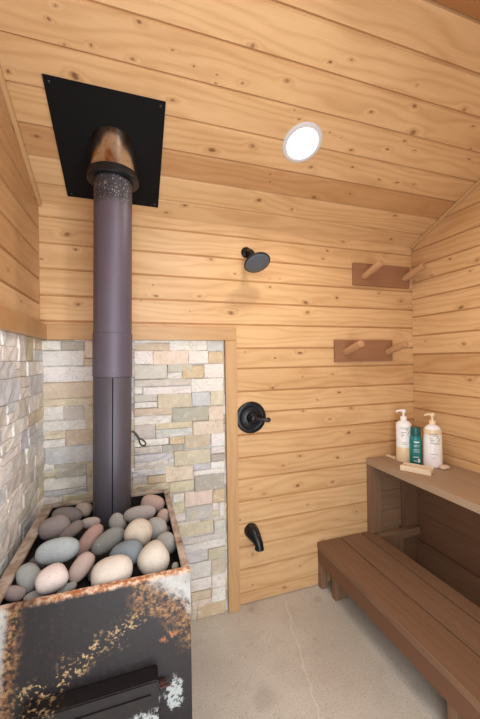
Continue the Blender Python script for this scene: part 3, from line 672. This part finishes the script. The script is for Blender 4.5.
# front sheet with rolled upper lip, extruded profile across x
prof = [(SY0, .14), (SY0, .785)] + [(SY0 + .013 - .013 * math.cos(a), .785 + .013 * math.sin(a)) for a in (PI / 8, PI / 4, 3 * PI / 8, PI / 2)] + [(SY0 + .020, .798), (SY0 + .020, .70), (SY0 + .004, .69), (SY0 + .004, .14)]
A = [bm.verts.new((SX0, y, z)) for y, z in prof]; B = [bm.verts.new((SX1, y, z)) for y, z in prof]
n_ = len(prof)
for i in range(n_): bm.faces.new((A[i], A[(i + 1) % n_], B[(i + 1) % n_], B[i]))
bm.faces.new(A[::-1]); bm.faces.new(B)
bm_obj('front_panel', bm, M['stove'], t, angle=30)
bm = bmesh.new(); bx(bm, (SX0 + .002, SY0 + .006, .14), (SX1 - .002, SY1 - .004, .69), .004)
bm_obj('firebox', bm, M['stove'], t, smooth=False)
# rock tray: floor, walls, angle-iron rim
bm = bmesh.new(); bx(bm, (SX0 + .012, SY0 + .022, .692), (SX1 - .012, SY1 - .01, .738), .001)
bm_obj('tray_floor', bm, M['dark'], t, smooth=False)
for nm, lo, hi in (('tray_wall', (SX0 + .004, SY0 + .021, .69), (SX0 + .010, SY1 - .002, .790)), ('tray_wall', (SX1 - .010, SY0 + .021, .69), (SX1 - .004, SY1 - .002, .790)),
                   ('tray_wall', (SX0 + .011, SY1 - .010, .69), (SX1 - .011, SY1 - .004, .790))):
    bm = bmesh.new(); bx(bm, lo, hi, .001); bm_obj(nm, bm, M['dark'], t, smooth=False)
def bar(nm, pts, z0, z1):
    bm = bmesh.new(); a = [bm.verts.new((x, y, z0)) for x, y in pts]; b = [bm.verts.new((x, y, z1)) for x, y in pts]
    n = len(pts); bm.faces.new(a[::-1]); bm.faces.new(b)
    for i in range(n): bm.faces.new((a[i], a[(i + 1) % n], b[(i + 1) % n], b[i]))
    bmesh.ops.bevel(bm, geom=bm.edges[:], offset=.0015, segments=2, affect='EDGES')
    return bm_obj(nm, bm, M['rim'], t)
yf = SY0 + .0205
bar('rim_bar', [(SX0, yf), (SX0 + .030, yf), (SX0 + .030, SY1 - .022), (SX0 - .008, SY1)], .791, .801)
bar('rim_bar', [(SX1 - .022, yf), (SX1, yf), (SX1, SY1), (SX1 - .022, SY1 - .022)], .791, .801)
bar('rim_bar', [(SX0 + .031, SY1 - .022), (SX1 - .023, SY1 - .022), (SX1 - .001, SY1), (SX0 - .006, SY1)], .791, .801)
# door slab, hinges, latch, handle
DXa, DXb, DYa = -.266, .052, .886
bm = bmesh.new(); bx(bm, (DXa, DYa, .245), (DXb, SY0 - .001, .557), .003)
door = bm_obj('fire_door', bm, M['stove'], t, smooth=False); door['label'] = 'thick dark steel loading door'
bm = bmesh.new(); bx(bm, (DXa + .02, DYa - .004, .265), (DXb - .02, DYa - .0005, .527), .0015)
o = bm_obj('door_panel', bm, M['stove'], None, smooth=False); put(o, t); o.parent = door; o.matrix_parent_inverse = Matrix.Identity(4)
bm = bmesh.new(); tube(bm, [(DXb - .05, DYa - .003, .40), (DXb - .05, DYa - .035, .40), (DXb - .05, DYa - .042, .385), (DXb - .05, DYa - .042, .31)], .007, 12)
o = bm_obj('door_handle', bm, M['wire'], None); put(o, t); o.parent = door
bm = bmesh.new(); bx(bm, (DXb + .003, SY0 - .016, .500), (DXb + .020, SY0 - .001, .516), .002); bx(bm, (DXb + .006, SY0 - .022, .504), (DXb + .034, SY0 - .0155, .511), .002)
bm_obj('latch', bm, M['bracket'], t)
for z in (.29, .47):
    bm = bmesh.new(); tube(bm, [(DXa - .010, SY0 - .012, z - .03), (DXa - .010, SY0 - .012, z + .03)], .008, 14); bx(bm, (DXa - .03, SY0 - .006, z - .025), (DXa - .002, SY0 - .001, z + .025), .001)
    bm_obj('hinge', bm, M['stove'], t)
for x in (SX0 + .03, SX1 - .03):
    for y in (SY0 + .04, SY1 - .04):
        bm = bmesh.new(); bx(bm, (x - .02, y - .02, 0), (x + .02, y + .02, .141), .002); bm_obj('leg', bm, M['dark'], t, smooth=False)
bm = bmesh.new(); bx(bm, (-.24, SY0 - .016, .165), (.03, SY0 - .001, .225), .003); bm_obj('ash_door', bm, M['stove'], t, smooth=False)

# ------------------------------------------------------------------ rocks
ROCK_LABELS = [
 'largest blue-grey rock, left of centre behind the pale pink one', 'broad mauve-grey rock at left, behind the largest blue-grey rock', 'dark mauve-grey rock in the back left corner of the tray',
 'small tan rock tucked behind the pipe at its left', 'thin brown-grey rock leaning between mauve rock and terracotta rock', 'pinkish grey rock at the foot of the pipe, left side',
 'long terracotta-red rock tilted steeply in the middle of the tray', 'tilted pinkish-brown rock between the pale pink and big cream rocks', 'pale pink oval rock near the front left',
 'upright grey rock at the left front beside the pale pink one', 'small mauve rock in the front left corner of the tray', 'half-hidden grey rock at the front edge, far left',
 'small grey rock at the front edge below the pale pink one', 'large round cream rock at the middle of the front edge', 'dark olive-grey rock in the middle, in front of the pipe',
 'slate-blue rock in the centre behind the large cream ones', 'speckled cream round rock right of the pipe', 'big cream egg-shaped rock at the front right',
 'flat mauve-grey rock right of the pipe, behind the speckled one', 'pink-tinged rock at the back right of the tray', 'medium grey rock right of the speckled cream rock',
 'small salmon-pink rock against the right tray wall', 'grey rock wedged against the right tray wall at the front', 'grey rock standing at the right foot of the pipe',
 'tiny grey rock in the front right corner of the tray']
GR = 'river rocks heaped in the stove tray'
def rock(i, c, rad, ax, bx_, rgb, label, egg):
    bm = bmesh.new(); bmesh.ops.create_icosphere(bm, subdivisions=4, radius=1)
    p1, p2, p3 = (random.uniform(0, 6) for _ in range(3))
    X = Vector(ax).normalized(); Y = Vector(bx_); Y = (Y - X * X.dot(Y)).normalized(); Z = X.cross(Y)
    R = Matrix((X, Y, Z)).transposed()
    for v in bm.verts:
        p = v.co.copy()
        p = Vector([math.copysign(abs(q_) ** .86, q_) for q_ in p])
        w = 1 + .035 * math.sin(2.1 * p.x + 1.7 * p.y + p1) + .03 * math.sin(2.3 * p.y - 1.9 * p.z + p2) + .02 * math.sin(3.1 * p.z + 2.7 * p.x + p3)
        q = Vector((p.x * rad[0], p.y * rad[1] * (1 + egg * p.x), p.z * rad[2] * (1 + egg * .6 * p.x))) * w
        v.co = R @ q
    o = bm_obj('river_rock', bm, m_rock(i, rgb, 16 == i), angle=180)
    o.location = c
    return tag(o, label, 'rock', GR)
for i, r in enumerate(ROCKS):
    rock(i, r[0:3], [q * .985 for q in r[3:6]], r[6:9], r[9:12], r[12], ROCK_LABELS[i], {0: -.0, 8: .12, 13: -.05, 17: -.12, 6: .1, 7: .08, 14: .1}.get(i, random.uniform(-.1, .1)))
FILL = [(-.245, 1.235, .757), (-.30, 1.20, .755), (-.155, 1.105, .756), (-.115, 1.08, .756), (.03, 1.245, .757), (-.02, 1.235, .757), (-.1, 1.265, .757), (.03, 1.385, .757), (-.3, 1.40, .755), (.05, 1.10, .756), (-.19, 1.25, .757), (.1, 1.26, .756), (-.23, 1.06, .752), (.02, .985, .75)]
for i, c in enumerate(FILL):
    a = random.uniform(0, 3)
    rock(60 + i, c, (random.uniform(.026, .032), .022, .0175), (math.cos(a), math.sin(a), 0), (-math.sin(a), math.cos(a), 0), random.choice([(118, 108, 104), (110, 110, 108), (126, 112, 102)]), 'small dark rock filling a gap under the larger rocks in the tray', .05)

# ------------------------------------------------------------------ shower fittings on the back wall
def onb(x, z, n): return Vector((x, D - n, z))
t = thing('wall_shower', 'round black shower head on a short arm high on the board wall', 'shower head', onb(.625, 2.008, 0))
bm = bmesh.new(); lathe(bm, [(.032, .0005), (.032, .004), (.026, .010), (.014, .014), (.0125, .016)], aim(onb(.625, 2.008, 0), (0, -1, 0)), 36); bm_obj('flange', bm, M['black'], t)
hc = Vector((.642, D - .124, 1.917)); hd = Vector((.10, -.49, -.865)).normalized()
bm = bmesh.new(); tube(bm, [onb(.625, 2.008, .014), onb(.627, 2.006, .05), onb(.631, 1.992, .075), hc - hd * .040], .0105, 18); bm_obj('arm', bm, M['black'], t)
bm = bmesh.new(); Mh = aim(hc, hd)
lathe(bm, [(0, -.048), (.015, -.046), (.018, -.036), (.016, -.027), (.033, -.022), (.060, -.011), (.072, -.004), (.0735, .002), (.071, .0045), (.067, .0045)], Mh, 48); bm_obj('bell', bm, M['black'], t)
bm = bmesh.new(); lathe(bm, [(.067, .004), (.064, .0062), (.03, .0072), (0, .0075)], Mh, 48)
face = bm_obj('spray_face', bm, M['blackface'], t); face['label'] = 'grey-blue spray face'
bm = bmesh.new()
for r, k in ((.014, 6), (.028, 12), (.042, 18), (.053, 24)):
    for i in range(k):
        a = 2 * PI * i / k; lathe(bm, [(.0016, .006), (.0014, .0088), (0, .009)], Mh @ Matrix.Translation((r * math.cos(a), r * math.sin(a), 0)), 6)
bm_obj('nozzles', bm, M['black'], t)['kind'] = 'stuff'

t = thing('shower_valve', 'black round shower valve plate with a short lever', 'shower valve', onb(.638, 1.064, 0))
Mv = aim(onb(.638, 1.064, 0), (0, -1, 0))
bm = bmesh.new(); lathe(bm, [(.089, .0005), (.091, .003), (.090, .007), (.084, .011), (.071, .013), (.065, .0115), (.062, .008), (.054, .0075), (.036, .010), (.030, .012)], Mv, 64); bm_obj('escutcheon', bm, M['black'], t)
bm = bmesh.new(); lathe(bm, [(.031, .009), (.030, .022), (.026, .034), (.019, .040), (.018, .052), (.012, .058), (0, .060)], Mv, 40); hub = bm_obj('hub', bm, M['black'], t)
bm = bmesh.new(); b0 = onb(.645, 1.064, .046); tube(bm, [b0, b0 + Vector((.03, -.006, -.005)), b0 + Vector((.056, -.01, -.009)), b0 + Vector((.068, -.011, -.010)), b0 + Vector((.080, -.012, -.011)), b0 + Vector((.088, -.012, -.011))], [.012, .0092, .0086, .0135, .0145, .009], 18)
bm_obj('lever', bm, M['black'], t)

t = thing('tub_spout', 'black curved tub spout low on the board wall beside the trim', 'spout', onb(.633, .415, 0))
bm = bmesh.new(); w0 = Vector((.628, D, .418))
pts = [w0 + Vector(p) for p in ((0, -.001, 0), (0, -.014, 0), (.002, -.036, -.003), (.006, -.058, -.011), (.011, -.077, -.024), (.015, -.088, -.040), (.016, -.091, -.056), (.016, -.091, -.062))]
tube(bm, pts, [.041, .041, .038, .033, .0275, .0245, .0245, .0255], 28); bm_obj('body', bm, M['black'], t)
bm = bmesh.new(); lathe(bm, [(.0257, 0), (.0263, .003), (.0257, .007)], Matrix.Translation(pts[-1] + Vector((0, 0, -.001))), 28); bm_obj('outlet_ring', bm, M['wire'], t)
bm = bmesh.new(); lathe(bm, [(.004, 0), (.004, .014), (.0065, .016), (.0065, .022), (0, .024)], aim(pts[4] + Vector((0, -.012, .020)), (0, -.35, 1)), 14); bm_obj('diverter_knob', bm, M['black'], t)

# ------------------------------------------------------------------ peg racks
def rack(x0, x1, z0, z1, pegs, label, tilt=0):
    cx, cz = (x0 + x1) / 2, (z0 + z1) / 2
    t = thing('peg_rack', label, 'peg rack', onb(cx, cz, 0), 'wooden peg racks on the board wall')
    mb = MB(); mb.plank((x0, D - .024, z0), (x1, D - .0006, z1), 0, (.5, random.uniform(.1, .3), random.random()), .0025)
    o = mb.build('backboard', M['rack'], t)
    for px, pz in pegs:
        mb = MB(); bm = bmesh.new(); d = Vector((0, -.952, .30)).normalized()
        lathe(bm, [(.0215, 0), (.0215, .155), (.0198, .1585), (.010, .160), (0, .160)], Matrix.Identity(4), 28)
        Mt = aim((px, D - .0235, pz), d)
        mb.from_bm(bm, 2, (random.uniform(.2, .6), random.uniform(0, .3), random.random()), Mt); bm.free()
        mb.build('peg', M['peg'], t, smooth=True)
    return t
rack(1.341, 1.786, 1.862, 2.003, [(1.418, 1.918), (1.744, 1.925)], 'upper reddish wooden rack with two slanted pegs')
rack(1.196, 1.634, 1.373, 1.511, [(1.268, 1.433), (1.596, 1.433)], 'lower reddish wooden rack with two slanted pegs')

# ------------------------------------------------------------------ benches
YB = .12
t = thing('lower_bench', 'low brown-stained plank bench along the right side of the floor', 'bench', (1.25, 1.0, 0))
for a, b, tt in ((1.057, 1.218, (.45, .25, .1)), (1.2255, 1.375, (.35, .15, .6)), (1.3845, 1.462, (.5, .2, .9))):
    mb = MB(); mb.plank((a, YB, .233), (b, D - .002, .27), 1, tt, .003); mb.build('seat_board', M['stain'], t)
mb = MB(); mb.plank((1.061, YB + .01, .148), (1.098, D - .003, .2325), 1, (.95, .85, .3)); mb.build('apron', M['stain'], t)
mb = MB(); mb.plank((1.40, YB + .01, .148), (1.437, D - .003, .2325), 1, (.55, .35, .7)); mb.build('rear_rail', M['stain'], t)
for y0 in (1.612, .875, .16):
    mb = MB(); mb.plank((1.086, y0, 0), (1.170, y0 + .038, .147), 2); mb.build('leg', M['stain'], t)
    mb = MB(); mb.plank((1.36, y0, 0), (1.437, y0 + .038, .147), 2); mb.build('leg', M['stain'], t)
for y0 in (1.722,):
    mb = MB(); mb.plank((1.062, y0, 0), (1.105, y0 + .038, .147), 2); mb.build('wall_leg', M['stain'], t)
for y0 in (.90, .22):
    mb = MB(); mb.plank((1.099, y0, .15), (1.399, y0 + .036, .2325), 0); mb.build('cross_rail', M['stain'], t)

t = thing('upper_bench', 'high brown-stained bench against the right wall holding the bottles', 'bench', (1.63, 1.0, 0))
for a, b, tt in ((1.427, 1.616, (.25, .0, .25)), (1.620, 1.826, (.2, .0, .75))):
    mb = MB(); mb.plank((a, YB, .707), (b, D - .002, .745), 1, tt, .003); mb.build('top_board', M['aged'], t)
mb = MB(); mb.plank((1.430, D - .041, .2706), (1.516, D - .003, .706), 2, (.3, .05, .4)); mb.build('post', M['stain'], t)
mb = MB(); mb.plank((1.690, D - .041, .0), (1.815, D - .003, .7065), 2, (.75, .3, .1)); mb.build('post', M['stain'], t)
mb = MB(); mb.plank((1.468, YB + .05, .0), (1.55, YB + .09, .706), 2); mb.build('post', M['stain'], t)
mb = MB(); mb.plank((1.470, D - .08, .222), (1.789, D - .042, .272), 0, (.25, .0, .2)); mb.build('cross_rail', M['stain'], t)
mb = MB(); mb.plank((1.53, D - .078, .0), (1.655, D - .042, .221), 2, (.3, .05, .55)); mb.build('lower_block', M['stain'], t)
for z0, z1 in ((.273, .395), (.3965, .52), (.5215, .705)):
    mb = MB(); mb.plank((1.518, D - .022, z0), (1.688, D - .003, z1), 0, (random.uniform(.1, .3), .02, random.random())); mb.build('end_panel_board', M['stain'], t)
for z0, z1, dx in ((.002, .171, .034), (.173, .355, .016), (.357, .54, .016), (.542, .705, .016)):  # bench-back boards; the shade under the bench is put into their red-brown tint
    mb = MB(); mb.plank((XR - dx, YB, z0), (XR - .001, D - .0425, z1), 1, (random.uniform(.45, .7), random.uniform(.3, .6), random.random())); mb.build('shade_toned_back_board', M['stain'], t)

# ------------------------------------------------------------------ toiletries on the upper bench
ZB = .7455
def curved_label(bm, r, sy, z0, z1, a0, a1, seg=16):
    """thin raised label patch on an oval bottle"""
    rows = []
    for z in (z0, z1):
        rows.append([bm.verts.new((r * math.cos(a0 + (a1 - a0) * i / seg), r * sy * math.sin(a0 + (a1 - a0) * i / seg), z)) for i in range(seg + 1)])
    for i in range(seg): bm.faces.new((rows[0][i], rows[0][i + 1], rows[1][i + 1], rows[1][i]))
def bottle_parts(t, loc, rot, prof, mat, sy):
    Mt = Matrix.Translation(loc) @ Matrix.Rotation(rot, 4, 'Z')
    bm = bmesh.new(); lathe(bm, prof, Mt, 48, 1, sy); bm_obj('body', bm, mat, t); return Mt
def patch(t, name, Mt, r, sy, z0, z1, a0, a1, mat, label=None):
    bm = bmesh.new(); curved_label(bm, r, sy, z0, z1, a0, a1, 48)
    for v in bm.verts: v.co = Mt @ v.co
    o = bm_obj(name, bm, mat, t)
    if label: o['label'] = label
    return o
def pump(t, Mt, z, mat, turn=0.0):
    Mt = Mt @ Matrix.Rotation(turn, 4, 'Z')
    bm = bmesh.new(); lathe(bm, [(.0185, z), (.0185, z + .022), (.016, z + .026), (.007, z + .028), (.007, z + .050)], Mt, 28); bm_obj('pump_collar', bm, mat, t)
    bm = bmesh.new(); lathe(bm, [(.0125, z + .050), (.0135, z + .053), (.0135, z + .066), (.011, z + .069), (0, z + .069)], Mt, 24)
    tube(bm, [Mt @ Vector((0, 0, z + .061)), Mt @ Vector((.02, 0, z + .061)), Mt @ Vector((.036, 0, z + .058)), Mt @ Vector((.041, 0, z + .050))], [.0075, .0065, .0055, .0048], 12)
    bm_obj('pump_nozzle', bm, mat, t)
FA = -PI / 2   # local angle that faces the room after rotation
def lines(t, Mt, r, sy, spec, mat, name='print'):
    for z, h, a, w in spec:
        bm = bmesh.new(); curved_label(bm, r, sy, z, z + h, FA + a - w, FA + a + w, 12)
        for v in bm.verts: v.co = Mt @ v.co
        bm_obj(name, bm, mat, t)
def oval_leaf(t, Mt, r, sy, z, a, mat):
    for k, (dz, da) in enumerate(((0, 0), (.012, .16), (-.014, .12), (.024, -.05))):
        bm = bmesh.new(); pts = []
        for i in range(10):
            q = 2 * PI * i / 10; aa = FA + a + da + .13 * math.cos(q) + .05 * math.sin(q)
            pts.append(bm.verts.new((r * math.cos(aa), r * sy * math.sin(aa), z + dz + .006 * math.sin(q) + .006 * math.cos(q))))
        bm.faces.new(pts)
        for v in bm.verts: v.co = Mt @ v.co
        bm_obj('leaf_print', bm, mat, t)
# white pump bottle at the back
loc = Vector((1.608, 1.628, ZB)); t = thing('pump_bottle', 'white pump bottle with a beige foot, at the back left of the teal bottle', 'bottle', loc)
Mt = bottle_parts(t, loc, -.62, [(0, 0), (.041, 0), (.0445, .004), (.0445, .08), (.045, .17), (.0455, .218), (.0435, .236), (.033, .248), (.021, .254), (.018, .256)], M['bottle_white'], .78)
patch(t, 'foot_band', Mt, .0454, .785, .003, .092, 0, 2 * PI, M['cream'], 'beige lower band')
pump(t, Mt, .255, M['white'], PI)
lines(t, Mt, .0460, .79, [(.212, .003, 0, .5), (.204, .002, 0, .4), (.122, .002, .0, .3), (.112, .002, 0, .35)], M['ink'])
oval_leaf(t, Mt, .0462, .79, .178, .45, M['leaf'])
lines(t, Mt, .0461, .79, [(.184, .003, -.1, .32), (.174, .0025, -.25, .14), (.166, .0025, -.2, .2), (.158, .0025, -.28, .12)], M['ink'], 'motif')
# teal bottle
loc = Vector((1.634, 1.562, ZB)); t = thing('shampoo_bottle', 'teal bottle with dark green cap standing between two pump bottles', 'bottle', loc)
Mt = bottle_parts(t, loc, -.62, [(0, 0), (.031, 0), (.034, .004), (.034, .142), (.032, .158), (.0275, .168), (.0255, .171)], M['teal'], .88)
bm = bmesh.new(); lathe(bm, [(.0270, .1715), (.0280, .174), (.0270, .219), (.024, .224), (0, .225)], Mt, 40, 1, .9); bm_obj('cap', bm, M['darkteal'], t)
lines(t, Mt, .0346, .885, [(.134, .007, 0, .45), (.118, .002, 0, .5), (.110, .002, 0, .45), (.092, .002, 0, .5), (.084, .002, 0, .5), (.076, .002, 0, .45), (.044, .006, -.42, .11), (.044, .006, -.12, .11), (.044, .006, .18, .11), (.016, .022, .35, .20), (.022, .004, -.25, .25)], M['inkwhite'])
# cream / white pump bottle in front
loc = Vector((1.692, 1.494, ZB)); t = thing('pump_bottle', 'white and cream pump bottle right of the teal bottle', 'bottle', loc)
Mt = bottle_parts(t, loc, -.62, [(0, 0), (.046, 0), (.0505, .004), (.051, .05), (.050, .13), (.0475, .205), (.044, .225), (.032, .240), (.021, .246), (.018, .248)], M['bottle_white'], .76)
patch(t, 'shoulder_band', Mt, .0485, .77, .190, .222, 0, 2 * PI, M['cream'], 'cream shoulder band')
pump(t, Mt, .247, M['cream'], PI)
lines(t, Mt, .0515, .77, [(.196, .003, -.1, .45), (.186, .002, -.1, .4), (.078, .002, -.05, .4), (.056, .002, -.1, .2)], M['ink'])
lines(t, Mt, .0515, .77, [(.170, .003, -.30, .16), (.160, .003, -.22, .22), (.150, .003, -.28, .14), (.140, .003, 0, .4)], M['ink'], 'motif')
oval_leaf(t, Mt, .0516, .775, .156, .42, M['leaf'])
# slatted wooden soap tray, brush handle and soap
def along(c, dirn, L, W, z0, z1, mb, tint=None):
    d = Vector((dirn[0], dirn[1], 0)).normalized(); s = Vector((-d.y, d.x, 0))
    bm = bmesh.new(); bx(bm, (-L / 2, -W / 2, z0), (L / 2, W / 2, z1), .0012)
    Mm = Matrix((d, s, Vector((0, 0, 1)))).transposed().to_4x4(); Mm = Matrix.Translation(Vector((c[0], c[1], 0))) @ Mm
    mb.from_bm(bm, 0, tint or (random.uniform(.1, .4), 0, random.random()), Mm); bm.free()
A0 = Vector((1.462, 1.512, 0)); B0 = Vector((1.542, 1.378, 0)); dv = (B0 - A0).normalized(); sv = Vector((-dv.y, dv.x, 0))
cen = (A0 + B0) / 2 + sv * .028 + dv * .004
t = thing('soap_tray', 'pale wooden soap tray lying in front of the bottles', 'soap dish', (cen.x, cen.y, ZB))
Lt = (B0 - A0).length
for off in (-.034, .034):
    mb = MB(); along(cen + sv * off, dv, Lt, .008, ZB, ZB + .030, mb); mb.build('side_rail', M['paletray'], t)
for off in (-Lt / 2 + .004, Lt / 2 - .004):
    mb = MB(); along(cen + dv * off, sv, .0595, .008, ZB, ZB + .022, mb); mb.build('end_rail', M['paletray'], t)
for k in range(5):
    mb = MB(); along(cen + sv * (-.024 + .012 * k), dv, Lt - .0175, .008, ZB + .008, ZB + .014, mb); mb.build('slat', M['paletray'], t)
mb = MB(); along((1.585, 1.712), (.05, -1), .075, .018, ZB, ZB + .013, mb)
tag(mb.build('wooden_brush', M['paletray']), 'short pale wooden stick at the back corner of the upper bench', 'brush')
bm = bmesh.new(); bmesh.ops.create_uvsphere(bm, u_segments=24, v_segments=14, radius=1)
for v in bm.verts:
    q = v.co; pw = lambda x: math.copysign(abs(x) ** .6, x); v.co = Vector((1.705 + .030 * pw(q.x), 1.430 + .019 * pw(q.y), ZB + .011 + .011 * pw(q.z)))
tag(bm_obj('soap_bar', bm, M['soap'], angle=180), 'small pinkish soap bar at the right foot of the cream pump bottle', 'soap')

# blue plastic bottle lying on the floor behind the lower bench
loc = Vector((1.60, 1.50, .032)); t = thing('plastic_bottle', 'blue plastic bottle lying on the floor behind the low bench', 'bottle', (1.60, 1.50, 0))
Mt = aim(loc, (.12, -1, 0))
bm = bmesh.new(); lathe(bm, [(0, -.08), (.028, -.08), (.0315, -.075), (.0315, .045), (.026, .065), (.012, .078), (.011, .085)], Mt, 32); bm_obj('body', bm, M['bluebag'], t)
bm = bmesh.new(); lathe(bm, [(.0125, .084), (.0125, .1), (0, .101)], Mt, 24); bm_obj('cap', bm, M['teal'], t)

# ------------------------------------------------------------------ light: sky through the doorway, recessed lamp
w = bpy.data.worlds.new('World'); S.world = w; w.use_nodes = True
nt = w.node_tree; nt.nodes.clear()
ow = nt.nodes.new('ShaderNodeOutputWorld'); bg = nt.nodes.new('ShaderNodeBackground')
bg.inputs[0].default_value = (.92, .96, 1.0, 1); bg.inputs[1].default_value = WORLD
nt.links.new(bg.outputs[0], ow.inputs[0])
if PORTAL:
    l = bpy.data.lights.new('doorway_daylight', 'AREA'); l.shape = 'RECTANGLE'; l.size = DX1 - DX0; l.size_y = DZ; l.energy = DAY; l.color = (.93, .965, 1.0)
    lo = bpy.data.objects.new('doorway_daylight', l); lo.location = ((DX0 + DX1) / 2, YF - .03, DZ / 2); lo.rotation_euler = (-PI / 2, 0, 0)
    lo.rotation_euler = Vector((0, 1, 0)).to_track_quat('-Z', 'Y').to_euler(); link(lo)

# ------------------------------------------------------------------ camera
cam = bpy.data.cameras.new('camera'); co = bpy.data.objects.new('camera', cam); link(co)
cam.sensor_fit = 'HORIZONTAL'; cam.sensor_width = 36; cam.lens = 326.23 / 480 * 36; cam.clip_start = .01
yaw, pit, rol = .31668, -.0015, -.01436
Fw = Vector((math.sin(yaw) * math.cos(pit), math.cos(yaw) * math.cos(pit), math.sin(pit)))
Rt = Vector((math.cos(yaw), -math.sin(yaw), 0)); Up = Rt.cross(Fw)
c, s = math.cos(rol), math.sin(rol); R2 = Rt * c + Up * s; U2 = Up * c - Rt * s
co.matrix_world = Matrix.Translation((0, 0, 1.4)) @ Matrix((R2, U2, -Fw)).transposed().to_4x4()
S.camera = co
S.view_settings.view_transform = 'Standard'; S.view_settings.look = 'None'; S.view_settings.gamma = 1; S.view_settings.exposure = EXPO
S.view_settings.use_curve_mapping = False
S.cycles.use_denoising = True; S.cycles.max_bounces = 10; S.cycles.diffuse_bounces = 6
